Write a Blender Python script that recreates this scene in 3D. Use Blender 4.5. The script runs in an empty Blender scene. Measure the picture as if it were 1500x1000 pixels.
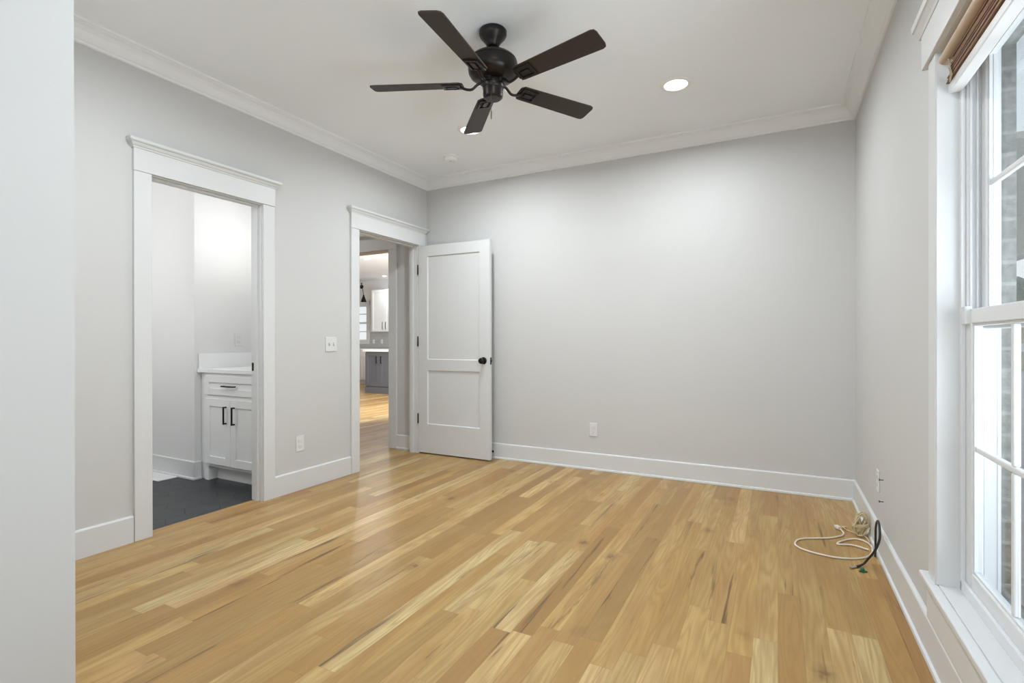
import bpy, bmesh, math, random
from mathutils import Vector, Matrix
PI = math.pi
scene = bpy.context.scene
C = scene.collection

# ------------------------------------------------------------------ camera
cam_data = bpy.data.cameras.new('camera')
cam_data.lens = 751.0 * 36.0 / 1500.0
cam_data.sensor_width = 36.0
cam_data.clip_start = 0.02
cam_data.clip_end = 400
cam = bpy.data.objects.new('camera', cam_data)
cam.location = (0, 0, 1.115)
cam.rotation_euler = (PI / 2 - 0.0016, 0.0013, 0.4785)
C.objects.link(cam)
scene.camera = cam

# ------------------------------------------------------------------ view + world
scene.view_settings.view_transform = 'Standard'
scene.view_settings.look = 'None'
scene.view_settings.gamma = 1.0
scene.view_settings.use_curve_mapping = False
scene.view_settings.exposure = 0.12
scene.cycles.max_bounces = 14
scene.cycles.diffuse_bounces = 8
scene.cycles.glossy_bounces = 4
scene.cycles.transparent_max_bounces = 16
scene.cycles.sample_clamp_indirect = 6.0

world = bpy.data.worlds.new('sky')
scene.world = world
world.use_nodes = True
wn = world.node_tree.nodes
wl = world.node_tree.links
wn.clear()
w_out = wn.new('ShaderNodeOutputWorld')
w_bg = wn.new('ShaderNodeBackground')
w_tc = wn.new('ShaderNodeTexCoord')
w_sep = wn.new('ShaderNodeSeparateXYZ')
w_rmp = wn.new('ShaderNodeValToRGB')
w_rmp.color_ramp.elements[0].position = 0.0
w_rmp.color_ramp.elements[0].color = (0.93, 0.95, 0.97, 1)
w_rmp.color_ramp.elements[1].position = 0.55
w_rmp.color_ramp.elements[1].color = (0.62, 0.74, 0.86, 1)
wl.new(w_tc.outputs['Generated'], w_sep.inputs[0])
wl.new(w_sep.outputs['Z'], w_rmp.inputs[0])
wl.new(w_rmp.outputs[0], w_bg.inputs['Color'])
w_bg.inputs['Strength'].default_value = 0.95
wl.new(w_bg.outputs[0], w_out.inputs['Surface'])

# ------------------------------------------------------------------ large area lights
def area(name, loc, direction, sx, sy, power, color=(1, 1, 1), shape='RECTANGLE', spread=PI):
    d = bpy.data.lights.new(name, 'AREA')
    d.shape = shape
    d.size = sx
    d.size_y = sy
    d.energy = power
    d.color = color
    d.spread = spread
    o = bpy.data.objects.new(name, d)
    o.location = loc
    o.rotation_euler = Vector(direction).to_track_quat('-Z', 'Y').to_euler()
    C.objects.link(o)
    return o

DAY = (0.86, 0.93, 1.0)
# unseen area lights: daylight at window 1, a vanity lamp, otherwise added fill
# added uplight outside the side windows, brightens the bedroom ceiling
area('ceiling_fill_side', (2.0, 0.75, -0.20), (-0.7, 0.2, 1), 2.0, 2.8, 140, (0.92, 0.97, 1.0))
area('daylight_window', (0.95, 1.45, 1.18), (-1, 0.45, 0.15), 1.70, 0.85, 15, DAY, spread=math.radians(130))
area('rear_fill', (-0.46, -1.85, 1.30), (0, 1, 0.60), 1.3, 1.9, 33, DAY)  # added fill behind the camera, aimed at back wall and ceiling
area('bathroom_fill', (-4.7, 1.05, 1.9), (0, 1, -0.25), 1.1, 1.0, 16, (1, 1, 1))  # added fill inside the bathroom; the wall here has no window
area('vanity_lamp', (-3.45, 2.80, 2.02), (-1, -0.35, -0.1), 0.5, 0.12, 5, (1, 1, 1))
area('hall_fill', (-4.45, 3.67, 2.70), (0, 0, -1), 0.16, 0.16, 5, (1, 0.99, 0.97))  # added fill that lifts the dim hallway
area('great_room_fill', (-4.6, 6.6, 1.4), (-1, 0.25, -0.05), 3.0, 1.4, 185, (0.97, 0.985, 1))  # added fill panel standing inside the great room
# room lamps (the recessed cans) get theirs in recessed_light()

# ------------------------------------------------------------------ room numbers
XL, XR, YB, ZC = -3.187, 0.478, 4.254, 2.743
WT = 0.105                      # partition thickness
XLo = XL - WT                   # far face of left wall
D1A, D1B = 1.657, 2.361         # bathroom door opening
D2A, D2B = 3.291, 4.100         # bedroom door opening
DH = 2.060
YH0, YH = 3.18, 4.172           # hall walls
HOA, HOB = -5.1, -3.612         # cased opening from hall to great room
YR = -1.7
NX, NY = -1.40, 0.569           # closet block
BX, BY = -4.176, 2.490          # bathroom wall corner
WA, WB = 1.15, 2.16             # window 1
WA2, WB2 = 0.02, 1.03           # added side window
WZ0, WZ1 = 0.303, 2.065
KY = 10.6


# ------------------------------------------------------------------ materials
class NT:
    def __init__(s, name):
        s.m = bpy.data.materials.new(name)
        s.m.use_nodes = True
        s.n = s.m.node_tree.nodes
        s.l = s.m.node_tree.links
        s.n.clear()
        s.out = s.n.new('ShaderNodeOutputMaterial')

    def node(s, t, **kw):
        n = s.n.new(t)
        for k, v in kw.items():
            setattr(n, k, v)
        return n

    def link(s, a, b):
        s.l.new(a, b)

    def put(s, sock, v):
        if isinstance(v, bpy.types.NodeSocket):
            s.link(v, sock)
        else:
            sock.default_value = v

    def math(s, op, a, b=0.0, c=0.0):
        n = s.node('ShaderNodeMath', operation=op)
        s.put(n.inputs[0], a)
        s.put(n.inputs[1], b)
        s.put(n.inputs[2], c)
        return n.outputs[0]

    def mix(s, f, a, b, blend='MIX'):
        n = s.node('ShaderNodeMix', data_type='RGBA', blend_type=blend)
        s.put(n.inputs[0], f)
        s.put(n.inputs[6], a)
        s.put(n.inputs[7], b)
        return n.outputs[2]

    def ramp(s, f, stops, interp='LINEAR'):
        n = s.node('ShaderNodeValToRGB')
        n.color_ramp.interpolation = interp
        e = n.color_ramp.elements
        while len(e) < len(stops):
            e.new(0.5)
        for i, (p, c) in enumerate(stops):
            e[i].position = p
            e[i].color = c if len(c) == 4 else (*c, 1)
        s.put(n.inputs[0], f)
        return n.outputs[0]

    def noise(s, vec, scale, detail=2, rough=0.5, dist=0.0):
        n = s.node('ShaderNodeTexNoise')
        s.link(vec, n.inputs['Vector'])
        n.inputs['Scale'].default_value = scale
        n.inputs['Detail'].default_value = detail
        n.inputs['Roughness'].default_value = rough
        n.inputs['Distortion'].default_value = dist
        return n.outputs[0]

    def pos(s):
        return s.node('ShaderNodeNewGeometry').outputs['Position']

    def obj(s):
        return s.node('ShaderNodeTexCoord').outputs['Object']

    def principled(s, color, rough=0.5, metal=0.0, bump=None, bstr=0.1, bdist=0.01, spec=0.5):
        p = s.node('ShaderNodeBsdfPrincipled')
        s.put(p.inputs['Base Color'], color if isinstance(color, bpy.types.NodeSocket) else (*color, 1))
        s.put(p.inputs['Roughness'], rough)
        p.inputs['Metallic'].default_value = metal
        p.inputs['Specular IOR Level'].default_value = spec
        if bump is not None:
            b = s.node('ShaderNodeBump')
            b.inputs['Strength'].default_value = bstr
            b.inputs['Distance'].default_value = bdist
            s.link(bump, b.inputs['Height'])
            s.link(b.outputs[0], p.inputs['Normal'])
        s.link(p.outputs[0], s.out.inputs['Surface'])
        return s.m


def paint(name, col, rough=0.6, nscale=180, bstr=0.06, var=0.015, spec=0.3):
    t = NT(name)
    p = t.pos()
    n = t.noise(p, nscale, 2)
    big = t.noise(p, 1.3, 2)
    c2 = tuple(x * (1 - var * 3) for x in col)
    c = t.mix(big, (*col, 1), (*c2, 1))
    return t.principled(c, rough, 0, n, bstr, 0.002, spec)


def plain(name, col, rough=0.4, metal=0.0, spec=0.5, var=0.08, scale=40):
    t = NT(name)
    n = t.noise(t.obj(), scale, 2)
    c = t.mix(n, (*col, 1), (*[x * (1 - var) for x in col], 1))
    return t.principled(c, rough, metal, None, spec=spec)


M = {}
M['wall'] = paint('wall_paint_light_grey', (0.588, 0.584, 0.578), 0.62)
M['bathwall'] = paint('bathroom_wall_paint', (0.74, 0.74, 0.73), 0.6)
M['ceiling'] = paint('ceiling_paint', (0.885, 0.915, 0.945), 0.8)
M['trim'] = paint('white_trim_paint', (0.665, 0.67, 0.675), 0.38, 60, 0.02, 0.006, 0.45)
M['crown'] = paint('white_crown_paint', (0.80, 0.81, 0.82), 0.45, 60, 0.02, 0.006, 0.4)
M['bright'] = plain('bright_white_plastic', (0.86, 0.86, 0.85), 0.4, var=0.02)
M['vinyl'] = paint('white_vinyl', (0.70, 0.71, 0.725), 0.32, 60, 0.01, 0.004, 0.45)
M['door'] = paint('white_door_paint', (0.655, 0.66, 0.66), 0.4, 60, 0.02, 0.006, 0.45)
M['cabinet'] = paint('white_cabinet_paint', (0.80, 0.80, 0.795), 0.35, 60, 0.01, 0.005, 0.45)
M['quartz'] = paint('white_quartz', (0.85, 0.85, 0.85), 0.18, 30, 0.0, 0.01, 0.5)
M['plate'] = plain('white_plastic', (0.70, 0.70, 0.70), 0.3, var=0.02)
M['slot'] = plain('grey_slot', (0.42, 0.42, 0.42), 0.6)
M['black'] = plain('black_metal', (0.012, 0.011, 0.011), 0.35, 0.6)
M['bronze'] = plain('dark_bronze_metal', (0.024, 0.019, 0.017), 0.36, 0.6)
M['brown_metal'] = plain('oil_rubbed_bronze', (0.06, 0.035, 0.025), 0.4, 0.8)
M['islandgrey'] = paint('grey_cabinet_paint', (0.115, 0.118, 0.135), 0.4, 60, 0.01, 0.01, 0.4)
M['chrome'] = plain('brushed_steel', (0.55, 0.53, 0.50), 0.3, 1.0)
M['rubber'] = plain('black_rubber', (0.012, 0.012, 0.012), 0.55)
M['coax'] = plain('black_cable_jacket', (0.018, 0.018, 0.017), 0.45)
M['cord_white'] = plain('off_white_cord', (0.74, 0.66, 0.55), 0.45)
M['cord_tan'] = plain('beige_cord', (0.60, 0.49, 0.30), 0.5)
M['green'] = plain('green_plastic', (0.02, 0.13, 0.06), 0.45)
M['screw'] = plain('screw_metal', (0.12, 0.12, 0.12), 0.4, 0.8)
M['chain'] = plain('pull_chain_metal', (0.16, 0.11, 0.09), 0.4, 0.9)
M['blind_rod'] = plain('tan_valance', (0.50, 0.36, 0.24), 0.5, var=0.15)
M['blind_cream'] = plain('cream_slat', (0.50, 0.44, 0.31), 0.5, var=0.1)
M['siding'] = plain('cream_siding', (0.62, 0.58, 0.42), 0.7)
M['shaft'] = plain('white_house_trim', (0.85, 0.85, 0.84), 0.6)
M['soffit'] = plain('beige_porch_soffit', (0.50, 0.49, 0.43), 0.8)
M['concrete'] = paint('pale_concrete', (0.60, 0.59, 0.60), 0.85, 20, 0.1, 0.05)
M['leaf'] = plain('tree_leaves', (0.16, 0.20, 0.11), 0.8, var=0.6, scale=1.5)
M['bark'] = plain('tree_bark', (0.10, 0.08, 0.06), 0.9)

# grey backsplash
t = NT('grey_subway_tile')
br = t.node('ShaderNodeTexBrick')
mp = t.node('ShaderNodeMapping')
mp.inputs['Rotation'].default_value = (PI / 2, 0, 0)
t.link(t.pos(), mp.inputs['Vector'])
t.link(mp.outputs[0], br.inputs['Vector'])
br.inputs['Color1'].default_value = (0.42, 0.42, 0.41, 1)
br.inputs['Color2'].default_value = (0.38, 0.38, 0.37, 1)
br.inputs['Mortar'].default_value = (0.5, 0.5, 0.49, 1)
br.inputs['Scale'].default_value = 1
br.inputs['Mortar Size'].default_value = 0.003
br.inputs['Brick Width'].default_value = 0.15
br.inputs['Row Height'].default_value = 0.075
M['backsplash'] = t.principled(br.outputs['Color'], 0.3)

# exterior brick (grey)
t = NT('grey_brick')
br = t.node('ShaderNodeTexBrick')
mp = t.node('ShaderNodeMapping')
mp.inputs['Rotation'].default_value = (PI / 2, 0, 0)
t.link(t.pos(), mp.inputs['Vector'])
t.link(mp.outputs[0], br.inputs['Vector'])
br.inputs['Color1'].default_value = (0.17, 0.165, 0.155, 1)
br.inputs['Color2'].default_value = (0.12, 0.118, 0.11, 1)
br.inputs['Mortar'].default_value = (0.24, 0.24, 0.23, 1)
br.inputs['Scale'].default_value = 1
br.inputs['Mortar Size'].default_value = 0.006
br.inputs['Brick Width'].default_value = 0.2
br.inputs['Row Height'].default_value = 0.068
nz = t.noise(t.pos(), 60, 3)
M['brick'] = t.principled(t.mix(0.35, br.outputs['Color'], t.ramp(nz, [(0.3, (0.08, 0.08, 0.075)), (0.7, (0.3, 0.3, 0.28))])),
                          0.9, 0, nz, 0.3, 0.01)

# glass: thin architectural pane
t = NT('window_glass')
tr = t.node('ShaderNodeBsdfTransparent')
tr.inputs[0].default_value = (0.96, 0.98, 0.98, 1)
gl = t.node('ShaderNodeBsdfGlossy')
gl.inputs['Roughness'].default_value = 0.02
lw = t.node('ShaderNodeLayerWeight')
lw.inputs[0].default_value = 0.5
facing = t.math('ADD', 0.03, t.math('MULTIPLY', t.math('POWER', lw.outputs['Facing'], 5.0), 0.7))
mx = t.node('ShaderNodeMixShader')
t.link(facing, mx.inputs[0])
t.link(tr.outputs[0], mx.inputs[1])
t.link(gl.outputs[0], mx.inputs[2])
t.link(mx.outputs[0], t.out.inputs['Surface'])
M['glass'] = t.m

# lamp disc
def emitter(name, col, strength):
    t = NT(name)
    e = t.node('ShaderNodeEmission')
    e.inputs[0].default_value = (*col, 1)
    e.inputs[1].default_value = strength
    t.link(e.outputs[0], t.out.inputs['Surface'])
    return t.m
M['lamp'] = emitter('recessed_lamp_lens', (1, 0.985, 0.95), 9.0)

# fan blade: dark brown wood
t = NT('dark_brown_blade_wood')
mp = t.node('ShaderNodeMapping')
mp.inputs['Scale'].default_value = (2.5, 40, 40)
t.link(t.obj(), mp.inputs['Vector'])
n = t.noise(mp.outputs[0], 1.5, 3)
M['blade'] = t.principled(t.mix(n, (0.040, 0.029, 0.022, 1), (0.028, 0.020, 0.015, 1)), 0.5, 0, None, spec=0.3)

# bamboo stack of the blind
t = NT('brown_bamboo_slats')
mp = t.node('ShaderNodeMapping')
mp.inputs['Scale'].default_value = (250, 4, 250)
t.link(t.pos(), mp.inputs['Vector'])
n = t.noise(mp.outputs[0], 1.0, 2)
M['bamboo'] = t.principled(t.ramp(n, [(0.3, (0.09, 0.035, 0.012)), (0.6, (0.24, 0.11, 0.045)), (0.8, (0.42, 0.27, 0.12))]), 0.6)

# bathroom floor: dark hexagon tiles
t = NT('dark_hexagon_tile')
sp = t.node('ShaderNodeSeparateXYZ')
t.link(t.pos(), sp.inputs[0])
HS = 0.20
u = t.math('DIVIDE', sp.outputs['X'], HS)
v = t.math('DIVIDE', sp.outputs['Y'], HS)
R3 = math.sqrt(3)
def hexd(ou, ov):
    a = t.math('ABSOLUTE', t.math('SUBTRACT', t.math('FLOORED_MODULO', t.math('ADD', u, ou), 1.0), 0.5))
    b = t.math('ABSOLUTE', t.math('SUBTRACT', t.math('FLOORED_MODULO', t.math('ADD', v, ov), R3), R3 / 2))
    return t.math('MAXIMUM', a, t.math('ADD', t.math('MULTIPLY', a, 0.5), t.math('MULTIPLY', b, R3 / 2)))
hd = t.math('MINIMUM', hexd(0, 0), hexd(0.5, R3 / 2))
grout = t.math('GREATER_THAN', hd, 0.483)
n = t.noise(t.pos(), 9, 3)
tile = t.ramp(n, [(0.3, (0.026, 0.030, 0.032)), (0.7, (0.042, 0.047, 0.049))])
bump = t.math('SUBTRACT', 1.0, grout)
M['hextile'] = t.principled(t.mix(grout, tile, (0.006, 0.007, 0.008, 1)), 0.42, 0, bump, 0.4, 0.002)

# oak strip floor: boards run along Y
t = NT('oak_plank_floor')
BW = 0.0826
sp = t.node('ShaderNodeSeparateXYZ')
t.link(t.pos(), sp.inputs[0])
X, Y = sp.outputs['X'], sp.outputs['Y']
xs = t.math('DIVIDE', X, BW)
row = t.math('FLOOR', xs)
fx = t.math('FRACT', xs)
def wnoise(a, b=None):
    n = t.node('ShaderNodeTexWhiteNoise', noise_dimensions='2D')
    c = t.node('ShaderNodeCombineXYZ')
    t.put(c.inputs[0], a)
    t.put(c.inputs[1], b if b is not None else 3.7)
    t.link(c.outputs[0], n.inputs['Vector'])
    return n
rw = wnoise(row)
rlen = t.math('ADD', 0.75, t.math('MULTIPLY', wnoise(row, 9.1).outputs[0], 1.1))
ys = t.math('DIVIDE', t.math('ADD', Y, t.math('MULTIPLY', rw.outputs[0], 7.0)), rlen)
col = t.math('FLOOR', ys)
fy = t.math('FRACT', ys)
pid = wnoise(row, col)
pr = pid.outputs[0]
pc = t.node('ShaderNodeSeparateColor')
t.link(pid.outputs[1], pc.inputs[0])
prb, prc = pc.outputs[1], pc.outputs[2]
# board space coordinates, shifted per board
def bvec(sx, sy, off):
    c = t.node('ShaderNodeCombineXYZ')
    t.put(c.inputs[0], t.math('ADD', t.math('MULTIPLY', X, sx), t.math('MULTIPLY', pr, off)))
    t.put(c.inputs[1], t.math('ADD', t.math('MULTIPLY', Y, sy), t.math('MULTIPLY', prb, off)))
    t.put(c.inputs[2], t.math('MULTIPLY', prc, off))
    return c.outputs[0]
base = t.ramp(pr, [(0.0, (0.36, 0.215, 0.085)), (0.10, (0.42, 0.26, 0.108)), (0.30, (0.49, 0.32, 0.140)), (0.55, (0.56, 0.38, 0.175)),
                   (0.72, (0.60, 0.43, 0.215)), (0.84, (0.65, 0.48, 0.255)), (0.94, (0.72, 0.56, 0.33)), (1.0, (0.78, 0.63, 0.40))])
# cathedral grain: contour lines of a stretched noise
gl1 = t.noise(bvec(10.0, 0.75, 60.0), 1.0, 2, 0.45, 0.25)
rings = t.math('ABSOLUTE', t.math('SUBTRACT', t.math('FRACT', t.math('MULTIPLY', gl1, 13.0)), 0.5))
rings = t.math('SMOOTH_MIN', t.math('MULTIPLY', rings, 2.6), 1.0, 0.3)
fine = t.noise(bvec(170.0, 5.0, 90.0), 1.0, 3, 0.6)
c1 = t.mix(t.math('MULTIPLY', t.math('SUBTRACT', 1.0, rings), 0.45), base, (0.33, 0.18, 0.062, 1))
c2 = t.mix(t.ramp(fine, [(0.35, (0, 0, 0)), (0.75, (0.42, 0.42, 0.42))]), c1, (0.36, 0.205, 0.08, 1))
tone = t.noise(bvec(12.0, 1.4, 40.0), 1.0, 3, 0.55)
c3 = t.mix(t.ramp(tone, [(0.40, (0, 0, 0)), (0.68, (0.62, 0.62, 0.62))]), c2, (0.36, 0.195, 0.075, 1))
# mineral streaks: long dark brown cracks on some boards
st = t.noise(bvec(26.0, 1.1, 33.0), 1.0, 4, 0.62, 0.6)
sline = t.ramp(st, [(0.60, (0, 0, 0)), (0.65, (0.6, 0.6, 0.6)), (0.70, (1, 1, 1))])
some = t.math('GREATER_THAN', prc, 0.40)
c4 = t.mix(t.math('MULTIPLY', t.math('MULTIPLY', sline, some), 0.85), c3, (0.12, 0.065, 0.032, 1))
# knots
vo = t.node('ShaderNodeTexVoronoi', feature='F1')
kv = t.node('ShaderNodeCombineXYZ')
warp = t.math('MULTIPLY', t.noise(t.pos(), 22, 2), 0.05)
t.put(kv.inputs[0], t.math('ADD', t.math('MULTIPLY', X, 1.0), warp))
t.put(kv.inputs[1], t.math('ADD', t.math('MULTIPLY', Y, 0.62), warp))
t.link(kv.outputs[0], vo.inputs['Vector'])
vo.inputs['Scale'].default_value = 4.6
ks = t.node('ShaderNodeSeparateColor')
t.link(vo.outputs['Color'], ks.inputs[0])
kon = t.math('GREATER_THAN', ks.outputs[0], 0.35)
kd = t.math('SUBTRACT', vo.outputs['Distance'], t.math('MULTIPLY', ks.outputs[1], 0.035))
core = t.ramp(kd, [(0.0, (1, 1, 1)), (0.028, (0.85, 0.85, 0.85)), (0.06, (0.45, 0.45, 0.45)), (0.19, (0, 0, 0))])
c5 = t.mix(t.math('MULTIPLY', t.math('MULTIPLY', core, kon), 0.78), c4, (0.15, 0.075, 0.035, 1))
# joints
ex = t.math('MULTIPLY', t.math('MINIMUM', fx, t.math('SUBTRACT', 1.0, fx)), BW)
ey = t.math('MULTIPLY', t.math('MINIMUM', fy, t.math('SUBTRACT', 1.0, fy)), rlen)
ed = t.math('MINIMUM', ex, ey)
joint = t.ramp(t.math('MULTIPLY', ed, 100), [(0.04, (1, 1, 1)), (0.13, (0, 0, 0))])
c6 = t.mix(t.math('MULTIPLY', joint, 0.38), c5, (0.16, 0.09, 0.045, 1))
tint = t.ramp(prb, [(0.0, (0.80, 0.72, 0.56)), (0.25, (0.80, 0.77, 0.60)), (0.5, (0.76, 0.76, 0.62)), (0.75, (0.82, 0.77, 0.56)), (1.0, (0.86, 0.79, 0.64))])
c6 = t.mix(1.0, c6, tint, 'MULTIPLY')
rg = t.math('ADD', 0.27, t.math('MULTIPLY', fine, 0.12))
hb = t.math('SUBTRACT', t.math('MULTIPLY', fine, 0.25), joint)
M['oak'] = t.principled(c6, rg, 0, hb, 0.12, 0.001, 0.38)


# ------------------------------------------------------------------ mesh helpers
class MB:
    def __init__(s):
        s.bm = bmesh.new()

    def box(s, x0, x1, y0, y1, z0, z1, mat=None, bevel=0.0, seg=2):
        b = bmesh.new()
        vs = [b.verts.new((x, y, z)) for x in (x0, x1) for y in (y0, y1) for z in (z0, z1)]
        for f in ((0, 1, 3, 2), (4, 6, 7, 5), (0, 4, 5, 1), (2, 3, 7, 6), (0, 2, 6, 4), (1, 5, 7, 3)):
            b.faces.new([vs[i] for i in f])
        if bevel > 0:
            bmesh.ops.bevel(b, geom=list(b.edges), offset=bevel, segments=seg, affect='EDGES', profile=0.5)
        if mat is not None:
            b.transform(mat)
        s.merge(b)
        return s

    def merge(s, b):
        bmesh.ops.recalc_face_normals(b, faces=b.faces)
        me = bpy.data.meshes.new('tmp')
        b.to_mesh(me)
        b.free()
        s.bm.from_mesh(me)
        bpy.data.meshes.remove(me)

    def lathe(s, prof, segs=40, mat=None, cap=True):
        b = bmesh.new()
        rings = []
        for r, z in prof:
            rings.append([b.verts.new((r * math.cos(2 * PI * k / segs), r * math.sin(2 * PI * k / segs), z)) for k in range(segs)])
        for a, c in zip(rings, rings[1:]):
            for k in range(segs):
                b.faces.new((a[k], a[(k + 1) % segs], c[(k + 1) % segs], c[k]))
        if cap:
            b.faces.new(rings[0])
            b.faces.new(list(reversed(rings[-1])))
        bmesh.ops.remove_doubles(b, verts=b.verts, dist=1e-6)
        if mat is not None:
            b.transform(mat)
        s.merge(b)
        return s

    def prism(s, pts, axis, a, c, mat=None):
        """extrude a 2D outline along an axis from a to c. pts are the two other coords in axis order"""
        b = bmesh.new()
        def mk(p, t):
            return {'x': (t, p[0], p[1]), 'y': (p[0], t, p[1]), 'z': (p[0], p[1], t)}[axis]
        A = [b.verts.new(mk(p, a)) for p in pts]
        B = [b.verts.new(mk(p, c)) for p in pts]
        b.faces.new(A)
        b.faces.new(list(reversed(B)))
        n = len(pts)
        for k in range(n):
            b.faces.new((A[k], A[(k + 1) % n], B[(k + 1) % n], B[k]))
        if mat is not None:
            b.transform(mat)
        s.merge(b)
        return s

    def tube(s, pts, r, segs=10, closed=False, sub=6, flat=1.0):
        P = catmull([Vector(p) for p in pts], sub, closed) if sub > 1 else [Vector(p) for p in pts]
        n = len(P)
        b = bmesh.new()
        up = Vector((0, 0, 1))
        prev = None
        rings = []
        for i, p in enumerate(P):
            if closed:
                d = P[(i + 1) % n] - P[i - 1]
            else:
                d = P[min(i + 1, n - 1)] - P[max(i - 1, 0)]
            d.normalize()
            if prev is None:
                ref = up if abs(d.z) < 0.9 else Vector((1, 0, 0))
                u = d.cross(ref).normalized()
            else:
                u = (prev - d * prev.dot(d)).normalized()
            prev = u
            w = d.cross(u)
            rings.append([b.verts.new(p + (u * math.cos(2 * PI * k / segs) + w * flat * math.sin(2 * PI * k / segs)) * r) for k in range(segs)])
        rr = rings + ([rings[0]] if closed else [])
        for a, c in zip(rr, rr[1:]):
            for k in range(segs):
                b.faces.new((a[k], a[(k + 1) % segs], c[(k + 1) % segs], c[k]))
        if not closed:
            b.faces.new(rings[0])
            b.faces.new(list(reversed(rings[-1])))
        s.merge(b)
        return s

    def build(s, name, mat, parent=None, smooth=False, kind=None, loc=None):
        me = bpy.data.meshes.new(name)
        s.bm.to_mesh(me)
        s.bm.free()
        me.materials.append(mat)
        if smooth:
            for p in me.polygons:
                p.use_smooth = True
            try:
                me.set_sharp_from_angle(angle=math.radians(38))
            except Exception:
                pass
        o = bpy.data.objects.new(name, me)
        C.objects.link(o)
        if parent is not None:
            o.parent = parent
            pl = parent
            off = Vector((0, 0, 0))
            while pl is not None:
                off += Vector(pl.location)
                pl = pl.parent
            if not parent.get('local'):
                me.transform(Matrix.Translation(-off))
        if kind:
            o['kind'] = kind
        return o


def catmull(P, sub, closed):
    n = len(P)
    out = []
    rng = range(n) if closed else range(n - 1)
    for i in rng:
        if closed:
            p0, p1, p2, p3 = P[i - 1], P[i], P[(i + 1) % n], P[(i + 2) % n]
        else:
            p0, p1, p2, p3 = P[max(i - 1, 0)], P[i], P[i + 1], P[min(i + 2, n - 1)]
        for k in range(sub):
            t = k / sub
            out.append(0.5 * ((2 * p1) + (p2 - p0) * t + (2 * p0 - 5 * p1 + 4 * p2 - p3) * t * t + (3 * p1 - p0 - 3 * p2 + p3) * t ** 3))
    if not closed:
        out.append(P[-1].copy())
    return out


def thing(name, label, cat, loc, group=None, kind=None):
    o = bpy.data.objects.new(name, None)
    o.empty_display_size = 0.1
    o.location = loc
    if label:
        o['label'] = label
    if cat:
        o['category'] = cat
    if group:
        o['group'] = group
    if kind:
        o['kind'] = kind
    C.objects.link(o)
    return o


def tag(o, label, cat, group=None, kind=None):
    o['label'] = label
    o['category'] = cat
    if group:
        o['group'] = group
    if kind:
        o['kind'] = kind
    return o


def struct(mb, name, mat, smooth=False, parent=None):
    return mb.build(name, mat, parent, smooth, 'structure' if parent is None else None)


def wall_with_holes(mb, axis, f0, f1, a0, a1, z0, z1, holes):
    """wall between planes f0..f1 on the other axis, spanning a0..a1; holes = (h0,h1,zb,zt)"""
    def bx(p0, p1, q0, q1):
        if p1 - p0 < 1e-5 or q1 - q0 < 1e-5:
            return
        if axis == 'y':
            mb.box(f0, f1, p0, p1, q0, q1)
        else:
            mb.box(p0, p1, f0, f1, q0, q1)
    cur = a0
    for h0, h1, zb, zt in sorted(holes):
        bx(cur, h0, z0, z1)
        bx(h0, h1, z0, zb)
        bx(h0, h1, zt, z1)
        cur = h1
    bx(cur, a1, z0, z1)
    return mb


# ------------------------------------------------------------------ setting: floors, walls, ceilings
XLc = XL - WT / 2
m = MB()
m.box(-3.275, XR + 0.17, YR - 0.1, YB + 0.06, -0.06, 0)
m.box(-9.0, -3.275, YH0 - 0.1, YH + 0.12, -0.06, 0)
m.box(-13.0, -1.5, YH + 0.12, KY + 0.1, -0.06, 0)
struct(m, 'floor', M['oak'])
struct(MB().box(-6.1, -3.275, 0.8, YH0 - 0.1, -0.06, 0.0), 'floor_bathroom', M['hextile'])
m = MB()
m.box(-6.1, XR + 0.17, YR - 0.1, YB + 0.06, ZC, ZC + 0.08)
struct(m, 'ceiling', M['ceiling'])
struct(MB().box(-13.1, -1.4, YH + 0.14, KY + 0.1, ZC, ZC + 0.08), 'ceiling_great_room', M['ceiling'])
struct(MB().box(-9.0, -6.1, YH0 - 0.1, YH + 0.14, ZC, ZC + 0.08), 'ceiling_hall', M['ceiling'])

m = wall_with_holes(MB(), 'y', XLo, XL, YR, YB + 0.1, 0, ZC,
                    [(D1A - 0.015, D1B + 0.015, 0, DH + 0.015), (D2A - 0.015, D2B + 0.015, 0, DH + 0.015)])
struct(m, 'wall_left', M['wall'])
struct(MB().box(XL, XR + 0.17, YB, YB + 0.11, 0, ZC), 'wall_back', M['wall'])
m = wall_with_holes(MB(), 'y', XR, XR + 0.125, YR, YB, 0, ZC,
                    [(WA2 - 0.0146, WB2 + 0.0146, WZ0 - 0.025, WZ1 + 0.0146), (WA - 0.0146, WB + 0.0146, WZ0 - 0.025, WZ1 + 0.0146)])
struct(m, 'wall_right', M['wall'])
m = wall_with_holes(MB(), 'y', XR + 0.128, XR + 0.186, YR, 4.4, -0.3, ZC + 0.2,
                    [(WA2 + 0.005, WB2 - 0.005, WZ0, WZ1 - 0.02), (WA + 0.005, WB - 0.005, WZ0, WZ1 - 0.02)])
struct(m, 'wall_exterior', M['brick'])
struct(wall_with_holes(MB(), 'x', YR - 0.1, YR, NX, XR + 0.17, 0, ZC, [(-1.1, 0.18, 0.4, 2.3)]), 'wall_rear', M['wall'])
struct(MB().box(XL, NX, YR, NY, 0, ZC), 'wall_closet', M['wall'])

# bathroom shell
m = MB().box(-6.1, BX, BY, YH0 - 0.1, 0, ZC)
struct(m, 'wall_bathroom_partition', M['bathwall'])
m = MB()
m.box(-6.1, -6.0, 0.8, BY, 0, ZC)
m.box(-6.0, XLo, 0.8, 0.9, 0, ZC)
struct(m, 'wall_bathroom', M['bathwall'])
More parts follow.
